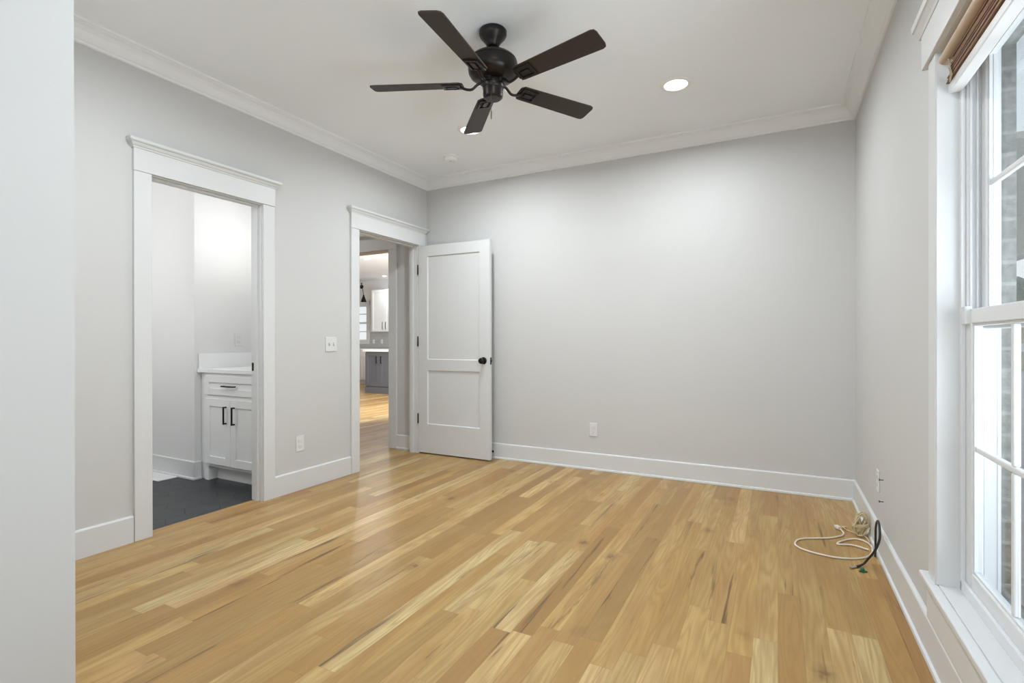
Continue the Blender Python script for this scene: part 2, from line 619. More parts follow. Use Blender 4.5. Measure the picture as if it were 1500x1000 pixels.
# hall walls
struct(MB().box(-9.0, XLo, YH0 - 0.1, YH0, 0, ZC), 'wall_hall_near', M['wall'])
m = wall_with_holes(MB(), 'x', YH, YH + 0.12, -9.0, XLo, 0, ZC, [(HOA, HOB, 0, DH + 0.015)])
struct(m, 'wall_hall_far', M['wall'])
struct(MB().box(-9.1, -9.0, YH0 - 0.1, YH + 0.12, 0, ZC), 'wall_hall_end', M['wall'])
# great room walls
struct(wall_with_holes(MB(), 'x', KY, KY + 0.1, -13.1, -1.4, 0, ZC, [(-10.95, -9.947, 1.10, 2.10)]), 'wall_kitchen', M['bathwall'])
struct(MB().box(-13.1, -13.0, YH + 0.12, KY, 0, ZC), 'wall_great_room_left', M['wall'])
m = MB().box(-1.5, -1.4, YB + 0.12, KY, 0, ZC)
m.box(-3.29, -1.4, YB + 0.112, YB + 0.13, 0, ZC)
m.box(-13.1, -9.0, YH + 0.02, YH + 0.12, 0, ZC)
struct(m, 'wall_great_room_right', M['wall'])

# ------------------------------------------------------------------ mouldings
CROWN = [(0, 0), (0.012, 0), (0.016, 0.004), (0.016, 0.014), (0.022, 0.018), (0.030, 0.030), (0.044, 0.056), (0.060, 0.073),
         (0.074, 0.080), (0.078, 0.084), (0.084, 0.085), (0.088, 0.088), (0.088, 0.1), (0, 0.1)]

def sweep_profile(mb, prof, a, b, nrm, z0, ma=0, mbv=0):
    """profile (out, up) swept from a to b (xy), outwards along nrm; ma/mbv = mitre sign at each end"""
    a, b, n = Vector((*a, 0)), Vector((*b, 0)), Vector((*nrm, 0))
    d = (b - a).normalized()
    bb = bmesh.new()
    A = [bb.verts.new(a + n * o + d * (o * ma) + Vector((0, 0, z0 + h))) for o, h in prof]
    B = [bb.verts.new(b + n * o - d * (o * mbv) + Vector((0, 0, z0 + h))) for o, h in prof]
    k = len(prof)
    bb.faces.new(A)
    bb.faces.new(list(reversed(B)))
    for i in range(k):
        bb.faces.new((A[i], A[(i + 1) % k], B[(i + 1) % k], B[i]))
    mb.merge(bb)
    return mb

struct(sweep_profile(MB(), CROWN, (XL, NY), (XL, YB), (1, 0), ZC - 0.1, 1, 1), 'trim_crown_left', M['crown'])
struct(sweep_profile(MB(), CROWN, (XL, YB), (XR, YB), (0, -1), ZC - 0.1, 1, 1), 'trim_crown_back', M['crown'])
struct(sweep_profile(MB(), CROWN, (XR, YB), (XR, YR), (-1, 0), ZC - 0.1, 1, 1), 'trim_crown_right', M['crown'])
struct(sweep_profile(MB(), CROWN, (-9.0, YH), (XLo, YH), (0, -1), ZC - 0.1, 0, 0), 'trim_crown_hall', M['crown'])

BASE = [(0, 0), (0.024, 0), (0.025, 0.004), (0.023, 0.015), (0.015, 0.019), (0.015, 0.138), (0.012, 0.143), (0.006, 0.146), (0, 0.146)]
BASEP = [(0, 0), (0.015, 0), (0.015, 0.140), (0.012, 0.145), (0.006, 0.148), (0, 0.148)]
struct(sweep_profile(MB(), BASE, (XL + 0.0, YB), (XR, YB), (0, -1), 0, 0, 1), 'baseboard_back', M['trim'])
struct(sweep_profile(MB(), BASE, (XR, YB), (XR, YR), (-1, 0), 0, 1, 0), 'baseboard_right', M['trim'])
m = MB()
sweep_profile(m, BASEP, (XL, NY), (XL, D1A - 0.1), (1, 0), 0)
sweep_profile(m, BASEP, (XL, D1B + 0.098), (XL, D2A - 0.1), (1, 0), 0)
struct(m, 'baseboard_left', M['trim'])
m = MB()
sweep_profile(m, BASE, (-6.0, BY), (BX, BY), (0, -1), 0, 0, -1)
sweep_profile(m, BASE, (BX, BY), (BX, BY + 0.045), (1, 0), 0, -1, 0)
struct(m, 'baseboard_bathroom', M['trim'])
m = MB()
sweep_profile(m, BASE, (HOB + 0.108, YH), (XLo, YH), (0, -1), 0)
struct(m, 'baseboard_hall', M['trim'])


def cased_opening(name, face, sgn, a0, a1, h, axis, cw=0.097, capend=0.016, depth=0.0, jd=WT, right_clip=None):
    """craftsman casing on the wall plane 'face' (room side is +sgn), opening a0..a1, height h"""
    root = thing(name, None, None, (0, 0, 0), kind='structure')
    T = 0.018
    def bx(mb, p0, p1, o0, o1, z0, z1, bev=0.0015):
        f0, f1 = sorted((face + sgn * o0, face + sgn * o1))
        if axis == 'y':
            mb.box(f0, f1, p0, p1, z0, z1, None, bev, 1)
        else:
            mb.box(p0, p1, f0, f1, z0, z1, None, bev, 1)
    rev = 0.005
    for s in (0, 1):
        mb = MB()
        if s == 0:
            bx(mb, a0 - rev - cw + rev, a0 - rev, 0.0, T, 0, h + 0.005)
        else:
            bx(mb, a1 + rev, a1 + cw, 0.0, T, 0, h + 0.005)
        mb.build('side_casing', M['trim'], root)
    mb = MB()
    bx(mb, a0 - cw - 0.002, a1 + cw + 0.002, 0.0, T + 0.003, h + 0.006, h + 0.132)
    mb.build('head_casing', M['trim'], root)
    # stepped cap moulding
    prof = [(0, 0), (T + 0.006, 0), (T + 0.008, 0.008), (T + 0.014, 0.013), (T + 0.022, 0.026), (T + 0.030, 0.030), (T + 0.034, 0.036), (T + 0.034, 0.048), (0, 0.048)]
    mb = MB()
    z0 = h + 0.132
    e = 0.030
    b0, b1 = a0 - cw - 0.002, a1 + cw + 0.002
    bb = bmesh.new()
    rows = []
    for o, u in prof:
        ex = max(0.0, o - T - 0.003)
        def P(p, oo):
            return (face + sgn * oo, p, z0 + u) if axis == 'y' else (p, face + sgn * oo, z0 + u)
        rows.append([bb.verts.new(P(b0 - ex, 0)), bb.verts.new(P(b0 - ex, o)), bb.verts.new(P(b1 + ex, o)), bb.verts.new(P(b1 + ex, 0))])
    for r0, r1 in zip(rows[1:-1], rows[2:]):
        for k in range(3):
            bb.faces.new((r0[k], r0[k + 1], r1[k + 1], r1[k]))
    bb.faces.new(rows[1])
    bb.faces.new(list(reversed(rows[-2])))
    bmesh.ops.remove_doubles(bb, verts=bb.verts, dist=1e-6)
    mb.merge(bb)
    mb.build('cap_moulding', M['trim'], root)
    # jamb lining with stop
    mb = MB()
    bx(mb, a0 - 0.015, a0, -jd, 0.0, 0, h + 0.015, 0)
    bx(mb, a1, a1 + 0.015, -jd, 0.0, 0, h + 0.015, 0)
    bx(mb, a0, a1, -jd, 0.0, h, h + 0.015, 0)
    mb.build('jamb', M['trim'], root)
    if depth:
        mb = MB()
        bx(mb, a0, a0 + 0.011, -depth - 0.035, -depth, 0, h, 0)
        bx(mb, a1 - 0.011, a1, -depth - 0.035, -depth, 0, h, 0)
        bx(mb, a0 + 0.011, a1 - 0.011, -depth - 0.035, -depth, h - 0.011, h, 0)
        mb.build('door_stop_moulding', M['trim'], root)
    return root


fr1 = cased_opening('trim_bathroom_doorway', XL, 1, D1A, D1B, DH, 'y', depth=0.030)
fr2 = cased_opening('trim_bedroom_doorway', XL, 1, D2A, D2B, DH, 'y', depth=0.048)
cased_opening('trim_hall_opening', YH, -1, HOA, HOB, DH, 'x', cw=0.108, jd=0.12)
# strike plate on the bathroom jamb
MB().box(XL - 0.100, XL - 0.070, D1B - 0.0025, D1B, 0.905, 0.962, None, 0.001, 1).build('strike_plate', M['brown_metal'], fr1)

# white strip at the bathroom floor edge
m = MB().box(-5.6, -4.366, 2.315, BY - 0.026, 0.0, 0.006, None, 0.001, 1)
struct(m, 'trim_bathroom_threshold', M['quartz'])

# ------------------------------------------------------------------ bedroom door, standing open
door = thing('door_1', 'white two-panel door standing open against the back wall', 'door', (-3.172, 4.118, 0), kind='structure')
dx0, dx1, dy0, dy1, dz0, dz1 = -3.174, -2.357, 4.100, 4.135, 0.012, 2.052
m = MB()
sw = 0.110
px0, px1 = -3.070, -2.466
m.box(dx0, px0, dy0, dy1, dz0, dz1)
m.box(px1, dx1, dy0, dy1, dz0, dz1)
for za, zb in ((dz0, 0.292), (0.828, 0.928), (1.950, dz1)):
    m.box(px0, px1, dy0, dy1, za, zb)
m.build('door_frame', M['door'], door)
for za, zb in ((0.292, 0.828), (0.928, 1.950)):
    mb = MB()
    mb.box(px0, px1, dy0 + 0.011, dy1 - 0.011, za, zb)
    # bevelled sticking around the recess
    k = 0.010
    for side in (0, 1):
        yf, yr = (dy0 + 0.0005, dy0 + 0.011) if side == 0 else (dy1 - 0.0005, dy1 - 0.011)
        mb.prism([(px0, yf), (px0 + 0.003, yf), (px0 + k, yr), (px0, yr)], 'z', za, zb)
        mb.prism([(px1, yf), (px1 - 0.003, yf), (px1 - k, yr), (px1, yr)], 'z', za, zb)
        mb.prism([(yf, za), (yf, za + 0.003), (yr, za + k), (yr, za)], 'x', px0, px1)
        mb.prism([(yf, zb), (yf, zb - 0.003), (yr, zb - k), (yr, zb)], 'x', px0, px1)
    mb.build('door_panel', M['door'], door)
for sgn, yy in ((-1, dy0), (1, dy1)):
    mt = Matrix.Translation((-2.423, yy, 0.930)) @ Matrix.Rotation(sgn * -PI / 2, 4, 'X')
    rose = MB().lathe([(0.0, 0), (0.033, 0), (0.033, 0.004), (0.029, 0.008), (0.014, 0.010), (0.0, 0.010)], 32, mt, cap=False).build('knob_rose', M['black'], door, True)
    MB().lathe([(0.0, 0.008), (0.011, 0.008), (0.010, 0.022), (0.017, 0.028), (0.026, 0.036), (0.0285, 0.045), (0.026, 0.054), (0.018, 0.060), (0.006, 0.062), (0.0, 0.062)],
               32, mt, cap=False).build('knob', M['black'], door, True)
m = MB().box(dx1, dx1 + 0.002, dy0 + 0.006, dy1 - 0.006, 0.895, 0.960)
m.box(dx1 + 0.002, dx1 + 0.010, dy0 + 0.011, dy1 - 0.010, 0.920, 0.938)
m.build('latch_plate', M['black'], door)
for hz in (1.82, 1.11, 0.345):
    mb = MB()
    mb.lathe([(0.0, hz - 0.052), (0.004, hz - 0.050), (0.0065, hz - 0.046), (0.0065, hz + 0.046), (0.004, hz + 0.050), (0.0, hz + 0.052)], 14,
             Matrix.Translation((XL + 0.010, 4.094, 0)), cap=False)
    mb.box(XL + 0.001, XL + 0.013, 4.0985, 4.1005, hz - 0.045, hz + 0.045)
    mb.build('hinge', M['brown_metal'], door, True)

# ------------------------------------------------------------------ windows in the right wall
def window(name, ya, yb, detail=True):
    root = thing(name, None, None, (XR, (ya + yb) / 2, WZ0), kind='structure')
    T = 0.014
    z0, z1 = WZ0, WZ1
    # wooden jamb lining: casing plane back to the vinyl frame
    m = MB()
    xa, xb = XR - T, XR + 0.048
    m.box(xa + 0.004, xb + 0.075, yb, yb + 0.0145, z0, z1 + 0.0145)
    m.box(xa + 0.004, xb + 0.075, ya - 0.0145, ya, z0, z1 + 0.0145)
    m.box(xa + 0.004, xb + 0.075, ya, yb, z1, z1 + 0.0145)
    m.build('jamb_lining', M['trim'], root)
    # vinyl frame
    xv0, xv1 = XR + 0.048, XR + 0.138
    m = MB()
    fw = 0.030
    for (p, q) in ((yb - fw, yb), (ya, ya + fw)):
        m.box(xv0 + 0.012, xv1, p, q, z0, z1)
    m.box(xv0 + 0.012, xv1, ya + fw, yb - fw, z1 - 0.022, z1)
    m.box(xv0 + 0.012, xv1, ya + fw, yb - fw, z0, z0 + 0.022)
    # inner lip of the frame
    for (p, q) in ((yb - fw + 0.010, yb), (ya, ya + fw - 0.010)):
        m.box(xv0, xv0 + 0.012, p, q, z0, z1, None, 0.002, 2)
    m.box(xv0, xv0 + 0.012, ya + 0.010, yb - 0.010, z0, z0 + 0.036, None, 0.003, 2)
    m.box(xv0, xv0 + 0.012, ya + 0.010, yb - 0.010, z1 - 0.026, z1, None, 0.002, 2)
    # guide ribs in the side channels beside the upper sash
    for xr in (XR + 0.066, XR + 0.082, XR + 0.100):
        m.box(xr, xr + 0.005, yb - fw - 0.008, yb - fw + 0.001, z0 + 0.02, z1 - 0.02)
        m.box(xr, xr + 0.005, ya + fw - 0.001, ya + fw + 0.008, z0 + 0.02, z1 - 0.02)
    # exterior flange
    m.box(xv1 - 0.004, xv1 + 0.004, yb - 0.032, yb - 0.012, z0, z1)
    m.box(xv1 - 0.004, xv1 + 0.004, ya + 0.012, ya + 0.032, z0, z1)
    m.build('window_frame', M['vinyl'], root)

    def sash(nm, x0, x1, za, zb, bot, top):
        s = MB()
        y0, y1 = ya + fw - 0.002, yb - fw + 0.002
        st = 0.042
        s.box(x0, x1, y0, y0 + st, za, zb, None, 0.003, 2)
        s.box(x0, x1, y1 - st, y1, za, zb, None, 0.003, 2)
        s.box(x0, x1, y0 + st, y1 - st, za, za + bot, None, 0.003, 2)
        s.box(x0, x1, y0 + st, y1 - st, zb - top, zb, None, 0.003, 2)
        # glazing bead
        xm = (x0 + x1) / 2
        g = 0.008
        gy0, gy1, gz0, gz1 = y0 + st, y1 - st, za + bot, zb - top
        s.box(x0 + 0.006, x1 - 0.006, gy0, gy0 + g, gz0, gz1)
        s.box(x0 + 0.006, x1 - 0.006, gy1 - g, gy1, gz0, gz1)
        s.box(x0 + 0.006, x1 - 0.006, gy0 + g, gy1 - g, gz0, gz0 + g)
        s.box(x0 + 0.006, x1 - 0.006, gy0 + g, gy1 - g, gz1 - g, gz1)
        so = s.build(nm, M['vinyl'], root)
        s = MB()
        zc = (gz0 + gz1) / 2
        n = 3
        s.box(xm - 0.008, xm + 0.008, gy0 + g, gy1 - g, zc - 0.009, zc + 0.009, None, 0.004, 2)
        for i in range(1, n):
            yc = gy0 + g + (gy1 - gy0 - 2 * g) * i / n
            for (q0, q1) in ((gz0 + g, zc - 0.009), (zc + 0.009, gz1 - g)):
                s.box(xm - 0.008, xm + 0.008, yc - 0.009, yc + 0.009, q0, q1, None, 0.004, 2)
        s.build('grille', M['vinyl'], so)
        s = MB().box(xm - 0.001, xm + 0.001, gy0 + g, gy1 - g, gz0 + g, gz1 - g)
        s.build('pane', M['glass'], so)
        return so
    lo = sash('lower_sash', XR + 0.060, XR + 0.090, z0 + 0.030, 1.213, 0.050, 0.046)
    sash('upper_sash', XR + 0.095, XR + 0.125, 1.150, z1 - 0.022, 0.045, 0.040)
    # tilt latches on the lower sash top rail
    for yy in (yb - fw - 0.020, ya + fw + 0.020):
        MB().box(XR + 0.046, XR + 0.066, yy - 0.012, yy + 0.022, 1.165, 1.222, None, 0.004, 2).build('tilt_latch', M['vinyl'], lo)
    return root

window('window_1', WA, WB)
window('window_added_side', WA2, WB2)  # unseen second window, added to let in more light

# casing, head, stool, apron around the pair
wt = thing('trim_window', None, None, (XR, 1.1, 0), kind='structure')
T = 0.014
for p, q in ((WB + 0.004, WB + 0.088), (WB2 + 0.0145, WA - 0.0145), (WA2 - 0.088, WA2 - 0.004)):
    MB().box(XR - T, XR, p, q, WZ0, WZ1 + 0.004, None, 0.0015, 1).build('side_casing', M['trim'], wt)
MB().box(XR - 0.025, XR, WA2 - 0.13, WB + 0.131, WZ1 + 0.005, WZ1 + 0.125, None, 0.0015, 1).build('head_casing', M['trim'], wt)
m = MB()
m.prism([(XR, 2.190), (XR - 0.027, 2.190), (XR - 0.031, 2.200), (XR - 0.042, 2.216), (XR - 0.048, 2.220), (XR - 0.050, 2.240), (XR, 2.240)], 'y', WA2 - 0.15, WB + 0.155)
m.build('cap_moulding', M['trim'], wt)
m = MB()
m.box(XR - 0.034, XR - 0.0035, WA2 - 0.13, WB + 0.125, 0.279, 0.3015, None, 0.005, 3)
m.box(XR - 0.004, XR + 0.062, WA2, WB, 0.279, 0.3035, None, 0.001, 1)
m.build('stool', M['trim'], wt)
MB().box(XR - 0.017, XR, WA2 - 0.09, WB + 0.095, 0.150, 0.279, None, 0.001, 1).build('apron', M['trim'], wt)
# simple unseen window in the rear nook wall, added to admit light
wr = thing('window_added_rear', None, None, (-0.46, YR, 0.4), kind='structure')
m = MB()
m.box(-1.1, -1.05, YR - 0.08, YR - 0.03, 0.4, 2.3)
m.box(0.13, 0.18, YR - 0.08, YR - 0.03, 0.4, 2.3)
for z in (0.4, 1.32, 2.25):
    m.box(-1.05, 0.13, YR - 0.08, YR - 0.03, z, z + 0.05)
m.build('window_frame', M['vinyl'], wr)
MB().box(-1.05, 0.13, YR - 0.056, YR - 0.054, 0.45, 2.25).build('pane', M['glass'], wr)

# ------------------------------------------------------------------ rolled-up blind inside window 1
bl = thing('window_blind', 'rolled-up woven wood blind with brown slats at the window top', 'blind', (XR + 0.02, (WA + WB) / 2, 1.92))
ye0, ye1 = WA + 0.012, WB - 0.006
m = MB()
m.lathe([(0, 0), (0.014, 0), (0.019, 0.004), (0.019, ye1 - ye0 - 0.004), (0.014, ye1 - ye0), (0, ye1 - ye0)], 24,
        Matrix.Translation((XR + 0.012, ye1, 2.036)) @ Matrix.Rotation(PI / 2, 4, 'X'), cap=False)
m.build('valance', M['blind_rod'], bl, True)
MB().box(XR + 0.020, XR + 0.034, ye0, ye1 - 0.05, 1.990, 2.062, None, 0.003, 2).build('head_rail', M['blind_cream'], bl)
random.seed(4)
sl = MB()
for i in range(13):
    z = 1.952 + i * 0.0058
    off = random.uniform(-0.003, 0.003)
    sl.box(XR + 0.013 + off, XR + 0.033 + off, ye0, ye1 - 0.004 - random.uniform(0, 0.014) - i * 0.006, z, z + 0.0045, None, 0.001, 1)
sl.build('slat_stack', M['bamboo'], bl)
m = MB()
for k in range(10):
    a = k * 0.9
    m.tube([(XR + 0.010 + 0.003 * math.sin(a), ye1 - 0.03 - 0.008 * k * 0.5, 2.02 - k * 0.007), (XR + 0.008, ye1 - 0.05 - 0.004 * k, 2.014 - k * 0.007),
            (XR + 0.012, ye1 - 0.045, 2.006 - k * 0.007)], 0.0016, 6)
m.build('lift_cord', M['blind_cream'], bl, True)
MB().box(XR + 0.018, XR + 0.053, ye0, ye1, 1.922, 1.951, None, 0.003, 2).build('bottom_rail', M['plate'], bl)

# ------------------------------------------------------------------ outside the window
struct(MB().box(0.7, 60, -20, 80, -0.40, -0.32), 'ground', M['concrete'])
m = MB().box(0.68, 3.0, 5.57, 16, 2.743, 2.80)
m.box(2.80, 3.0, 5.57, 16, 2.23, 2.743)
struct(m, 'ceiling_porch', M['soffit'])
nb = thing('neighbouring_house', 'cream sided house with white band seen through the window pane', 'house', (10, 33, -0.32))
m = MB().box(7.0, 16, 33, 40, -0.32, 1.9)
m.build('wall', M['siding'], nb)
MB().box(6.95, 16.05, 32.93, 33.0, 0.55, 0.95).build('trim_band', M['shaft'], nb)
MB().prism([(6.6, 1.9), (16.4, 1.9), (11.5, 2.7)], 'y', 32.6, 40.2).build('roof', M['soffit'], nb)

def tree(x, y, h, r, seed, label):
    rn = random.Random(seed)
    root = thing('tree', label, 'tree', (x, y, -0.32), 'trees beyond the window')
    MB().tube([(x, y, -0.32), (x + 0.1, y, h * 0.3), (x, y + 0.1, h * 0.6)], 0.16, 10).build('trunk', M['bark'], root, True)
    b = bmesh.new()
    for k in range(16):
        a = rn.uniform(0, 2 * PI)
        rr = rn.uniform(0, r * 0.7)
        mt = Matrix.Translation((x + rr * math.cos(a), y + rr * math.sin(a), h * 0.62 + rn.uniform(-0.25, 0.3) * h)) @ Matrix.Scale(rn.uniform(0.35, 0.6) * r, 4)
        bmesh.ops.create_icosphere(b, subdivisions=3, radius=1, matrix=mt)
    for v in b.verts:
        v.co += Vector((rn.uniform(-1, 1), rn.uniform(-1, 1), rn.uniform(-1, 1))) * 0.12
    mb = MB()
    mb.merge(b)
    mb.build('crown', M['leaf'], root)
tree(14, 50, 5.2, 2.6, 1, 'tall green tree rising behind the cream neighbouring house')

# ------------------------------------------------------------------ recessed lights
def recessed(name, label, x, y, r=0.069, power=7.5, group='recessed bedroom ceiling lights', color=(0.90, 0.965, 1.0)):
    root = thing(name, label, 'ceiling light', (x, y, ZC), group)
    R = r * 1.42
    MB().lathe([(r, 0.0), (r, -0.004), (r + 0.004, -0.009), (R - 0.006, -0.006), (R, -0.001), (R, 0.0)], 40,
               Matrix.Translation((x, y, ZC)), cap=False).build('trim_ring', M['bright'], root, True)
    MB().lathe([(0, -0.0035), (r, -0.0035), (r, -0.001), (0, -0.001)], 40, Matrix.Translation((x, y, ZC)), cap=False).build('lens', M['lamp'], root)
    a = area(name + '_lamp', (x, y, ZC - 0.012), (0, 0, -1), 2 * r, 2 * r, power, color, 'DISK', math.radians(166))
    a.parent = root
    a.location = (0, 0, -0.012)
    return root
recessed('recessed_light', 'round recessed ceiling light, lit, to the right of the ceiling fan', -0.575, 3.373, power=18.5)
recessed('recessed_light', 'round recessed ceiling light, lit, partly hidden behind a fan blade', -2.108, 3.366, power=18.5)
recessed('recessed_light', 'round recessed ceiling light, lit, added out of view near the entry on the window side', -0.575, 1.33, power=16)  # added unseen pair, mirrors the visible two across the fan
recessed('recessed_light', 'round recessed ceiling light, lit, added out of view near the entry on the bathroom side', -2.108, 1.33, power=16)
recessed('recessed_light', 'small lit kitchen ceiling light, the upper of two seen through the doorway', -7.25, 7.71, 0.055, 14, 'recessed kitchen ceiling lights')
recessed('recessed_light', 'small lit kitchen ceiling light, the lower one nearer the kitchen wall', -8.766, 9.948, 0.055, 9, 'recessed kitchen ceiling lights')

# smoke detector
sd = thing('smoke_detector', 'round white smoke detector on the ceiling near the back left corner', 'smoke detector', (-2.565, 3.775, ZC))
mt = Matrix.Translation((-2.565, 3.775, ZC))
MB().lathe([(0, 0), (0.066, 0), (0.066, -0.008), (0.058, -0.012), (0, -0.012)], 36, mt, cap=False).build('base_plate', M['bright'], sd, True)
MB().lathe([(0, -0.012), (0.052, -0.012), (0.053, -0.030), (0.046, -0.040), (0.030, -0.044), (0.016, -0.045), (0.014, -0.041), (0, -0.041)], 36, mt, cap=False).build('cover', M['bright'], sd, True)
MB().lathe([(0, -0.041), (0.008, -0.041), (0.008, -0.0435), (0, -0.0435)], 16, mt, cap=False).build('test_button', M['slot'], sd, True)

# ------------------------------------------------------------------ ceiling fan
FX, FY = -1.33, 2.35
fan = thing('ceiling_fan', 'dark bronze ceiling fan with five brown blades, hanging from the ceiling', 'ceiling fan', (FX, FY, ZC))
mt = Matrix.Translation((FX, FY, 0))
MB().lathe([(0, ZC), (0.068, ZC), (0.073, ZC - 0.006), (0.073, ZC - 0.022), (0.067, ZC - 0.034), (0.046, ZC - 0.058), (0.036, ZC - 0.072), (0.033, ZC - 0.082), (0.025, ZC - 0.088), (0, ZC - 0.088)],
           48, mt, cap=False).build('canopy', M['bronze'], fan, True)
m = MB().lathe([(0, 2.60), (0.0135, 2.60), (0.0135, 2.67), (0, 2.67)], 20, mt, cap=False)
m.lathe([(0, 2.618), (0.020, 2.620), (0.024, 2.612), (0.026, 2.602), (0, 2.602)], 24, mt, cap=False)
m.build('downrod', M['bronze'], fan, True)
MB().lathe([(0, 2.614), (0.045, 2.613), (0.085, 2.608), (0.108, 2.600), (0.122, 2.588), (0.127, 2.578), (0.1245, 2.576), (0.1245, 2.573), (0.129, 2.571),
            (0.131, 2.560), (0.131, 2.535), (0.128, 2.520), (0.120, 2.505), (0.104, 2.492), (0.080, 2.484), (0, 2.482)],
           56, mt, cap=False).build('motor_housing', M['bronze'], fan, True)
MB().lathe([(0, 2.480), (0.055, 2.480), (0.058, 2.474), (0.052, 2.470), (0.052, 2.462), (0.056, 2.458), (0.055, 2.440), (0.0525, 2.437), (0.0525, 2.402), (0.050, 2.392), (0.043, 2.388), (0.040, 2.384), (0, 2.383)],
           40, mt, cap=False).build('switch_housing', M['bronze'], fan, True)
m = MB()
m.tube([(FX + 0.02, FY - 0.047, 2.405), (FX + 0.02, FY - 0.052, 2.39), (FX + 0.02, FY - 0.053, 2.30)], 0.0011, 6, sub=3)
for i in range(26):
    m.lathe([(0, -0.0017), (0.0017, 0), (0, 0.0017)], 6, Matrix.Translation((FX + 0.02, FY - 0.053, 2.385 - i * 0.0036)), cap=False)
pc_ = m.build('pull_chain', M['chain'], fan, True)
MB().lathe([(0, 2.300), (0.0025, 2.298), (0.0034, 2.290), (0.0034, 2.262), (0.002, 2.256), (0, 2.256)], 12,
           Matrix.Translation((FX + 0.02, FY - 0.053, 0)), cap=False).build('pull', M['chain'], pc_, True)

def make_blade_mesh():
    # blade lies along +X, pitched about X; root at r=0.155
    r0, r1 = 0.158, 0.648
    w0, w1 = 0.050, 0.061
    c0, c1 = 0.018, 0.022
    out = [(r0, -w0 + c0), (r0 + c0, -w0), (r1 - c1, -w1), (r1 - 0.006, -w1 + 0.006), (r1, -w1 + c1), (r1, w1 - c1), (r1 - 0.006, w1 - 0.006), (r1 - c1, w1), (r0 + c0, w0), (r0, w0 - c0)]
    b = bmesh.new()
    A = [b.verts.new((x, y, -0.003)) for x, y in out]
    B = [b.verts.new((x, y, 0.003)) for x, y in out]
    b.faces.new(A); b.faces.new(list(reversed(B)))
    for k in range(len(out)):
        b.faces.new((A[k], A[(k + 1) % len(out)], B[(k + 1) % len(out)], B[k]))
    bmesh.ops.recalc_face_normals(b, faces=b.faces)
    me = bpy.data.meshes.new('fan_blade'); b.to_mesh(me); b.free()
    me.materials.append(M['blade'])
    return me

def make_iron_mesh(pitch):
    mb = MB()
    rp = Matrix.Rotation(pitch, 4, 'X')
    z0, z1 = -0.0115, -0.0035
    # outer open square plate and its inner tongue, screwed under the blade
    xa, xb, hw, bw = 0.170, 0.268, 0.041, 0.013
    mb.box(xa, xb, -hw, -hw + bw, z0, z1, rp, 0.0015, 1)
    mb.box(xa, xb, hw - bw, hw, z0, z1, rp, 0.0015, 1)
    mb.box(xb - bw, xb, -hw + bw, hw - bw, z0, z1, rp, 0.0015, 1)
    mb.box(xa, xa + bw, -hw + bw, hw - bw, z0, z1, rp, 0.0015, 1)
    mb.box(xa + 0.022, xb - 0.024, -0.012, 0.014, z0 - 0.001, z1, rp, 0.0015, 1)
    for sx, sy in ((0.205, -0.03), (0.205, 0.03), (0.25, 0)):
        mb.lathe([(0, z0 - 0.003), (0.004, z0 - 0.002), (0.005, z0), (0, z0)], 10, rp @ Matrix.Translation((sx, sy, 0)), cap=False)
    # curved arm from the flywheel
    mb.tube([(0.050, 0, 0.008), (0.080, 0, 0.002), (0.110, 0, -0.022), (0.140, 0, -0.022), (0.176, 0, -0.008)], 0.0085, 10, sub=5, flat=0.8)
    mb.lathe([(0, -0.008), (0.016, -0.008), (0.016, 0.012), (0, 0.012)], 16, Matrix.Translation((0.052, 0, 0.006)), cap=False)
    me = bpy.data.meshes.new('blade_iron'); mb.bm.to_mesh(me); mb.bm.free()
    me.materials.append(M['bronze'])
    for p in me.polygons:
        p.use_smooth = True
    try:
        me.set_sharp_from_angle(angle=math.radians(38))
    except Exception:
        pass
    return me

PITCH = math.radians(-13)
bmesh_blade = make_blade_mesh()
bmesh_iron = make_iron_mesh(PITCH)
for k in range(5):
    ang = math.radians(-12.5 + 72 * k)
    blade = bpy.data.objects.new('fan_blade', bmesh_blade)
    C.objects.link(blade)
    blade.parent = fan
    blade.location = (0, 0, 2.462 - ZC)
    blade.rotation_euler = (PITCH, 0, ang)
    iron = bpy.data.objects.new('blade_iron', bmesh_iron)
    C.objects.link(iron)
    iron.parent = fan
    iron.location = (0, 0, 2.462 - ZC)
    iron.rotation_euler = (0, 0, ang)

# ------------------------------------------------------------------ switches and outlets
def frame_on(loc, nrm):
    """matrix with local -Y pointing away from the wall (into the room)"""
    n = Vector(nrm).normalized()
    x = n.cross(Vector((0, 0, 1))) * -1
    mt = Matrix(((x.x, -n.x, 0, loc[0]), (x.y, -n.y, 0, loc[1]), (x.z, -n.z, 1, loc[2]), (0, 0, 0, 1)))
    return mt

def outlet(label, loc, nrm, group=None, name='wall_outlet'):
    root = thing(name, label, 'outlet', loc, group)
    mt = frame_on(loc, nrm)
    MB().box(-0.036, 0.036, -0.006, 0, -0.058, 0.058, mt, 0.003, 2).build('cover_plate', M['plate'], root)
    for dz in (0.0205, -0.0205):
        rc = MB().box(-0.017, 0.017, -0.008, -0.005, dz - 0.0145, dz + 0.0145, mt, 0.002, 1).build('receptacle', M['plate'], root)
        s = MB()
        s.box(-0.0085, -0.006, -0.0086, -0.0078, dz - 0.002, dz + 0.007, mt)
        s.box(0.006, 0.0085, -0.0086, -0.0078, dz - 0.002, dz + 0.006, mt)
        s.box(-0.003, 0.003, -0.0086, -0.0078, dz - 0.010, dz - 0.005, mt)
        s.build('slots', M['slot'], rc)
    return root

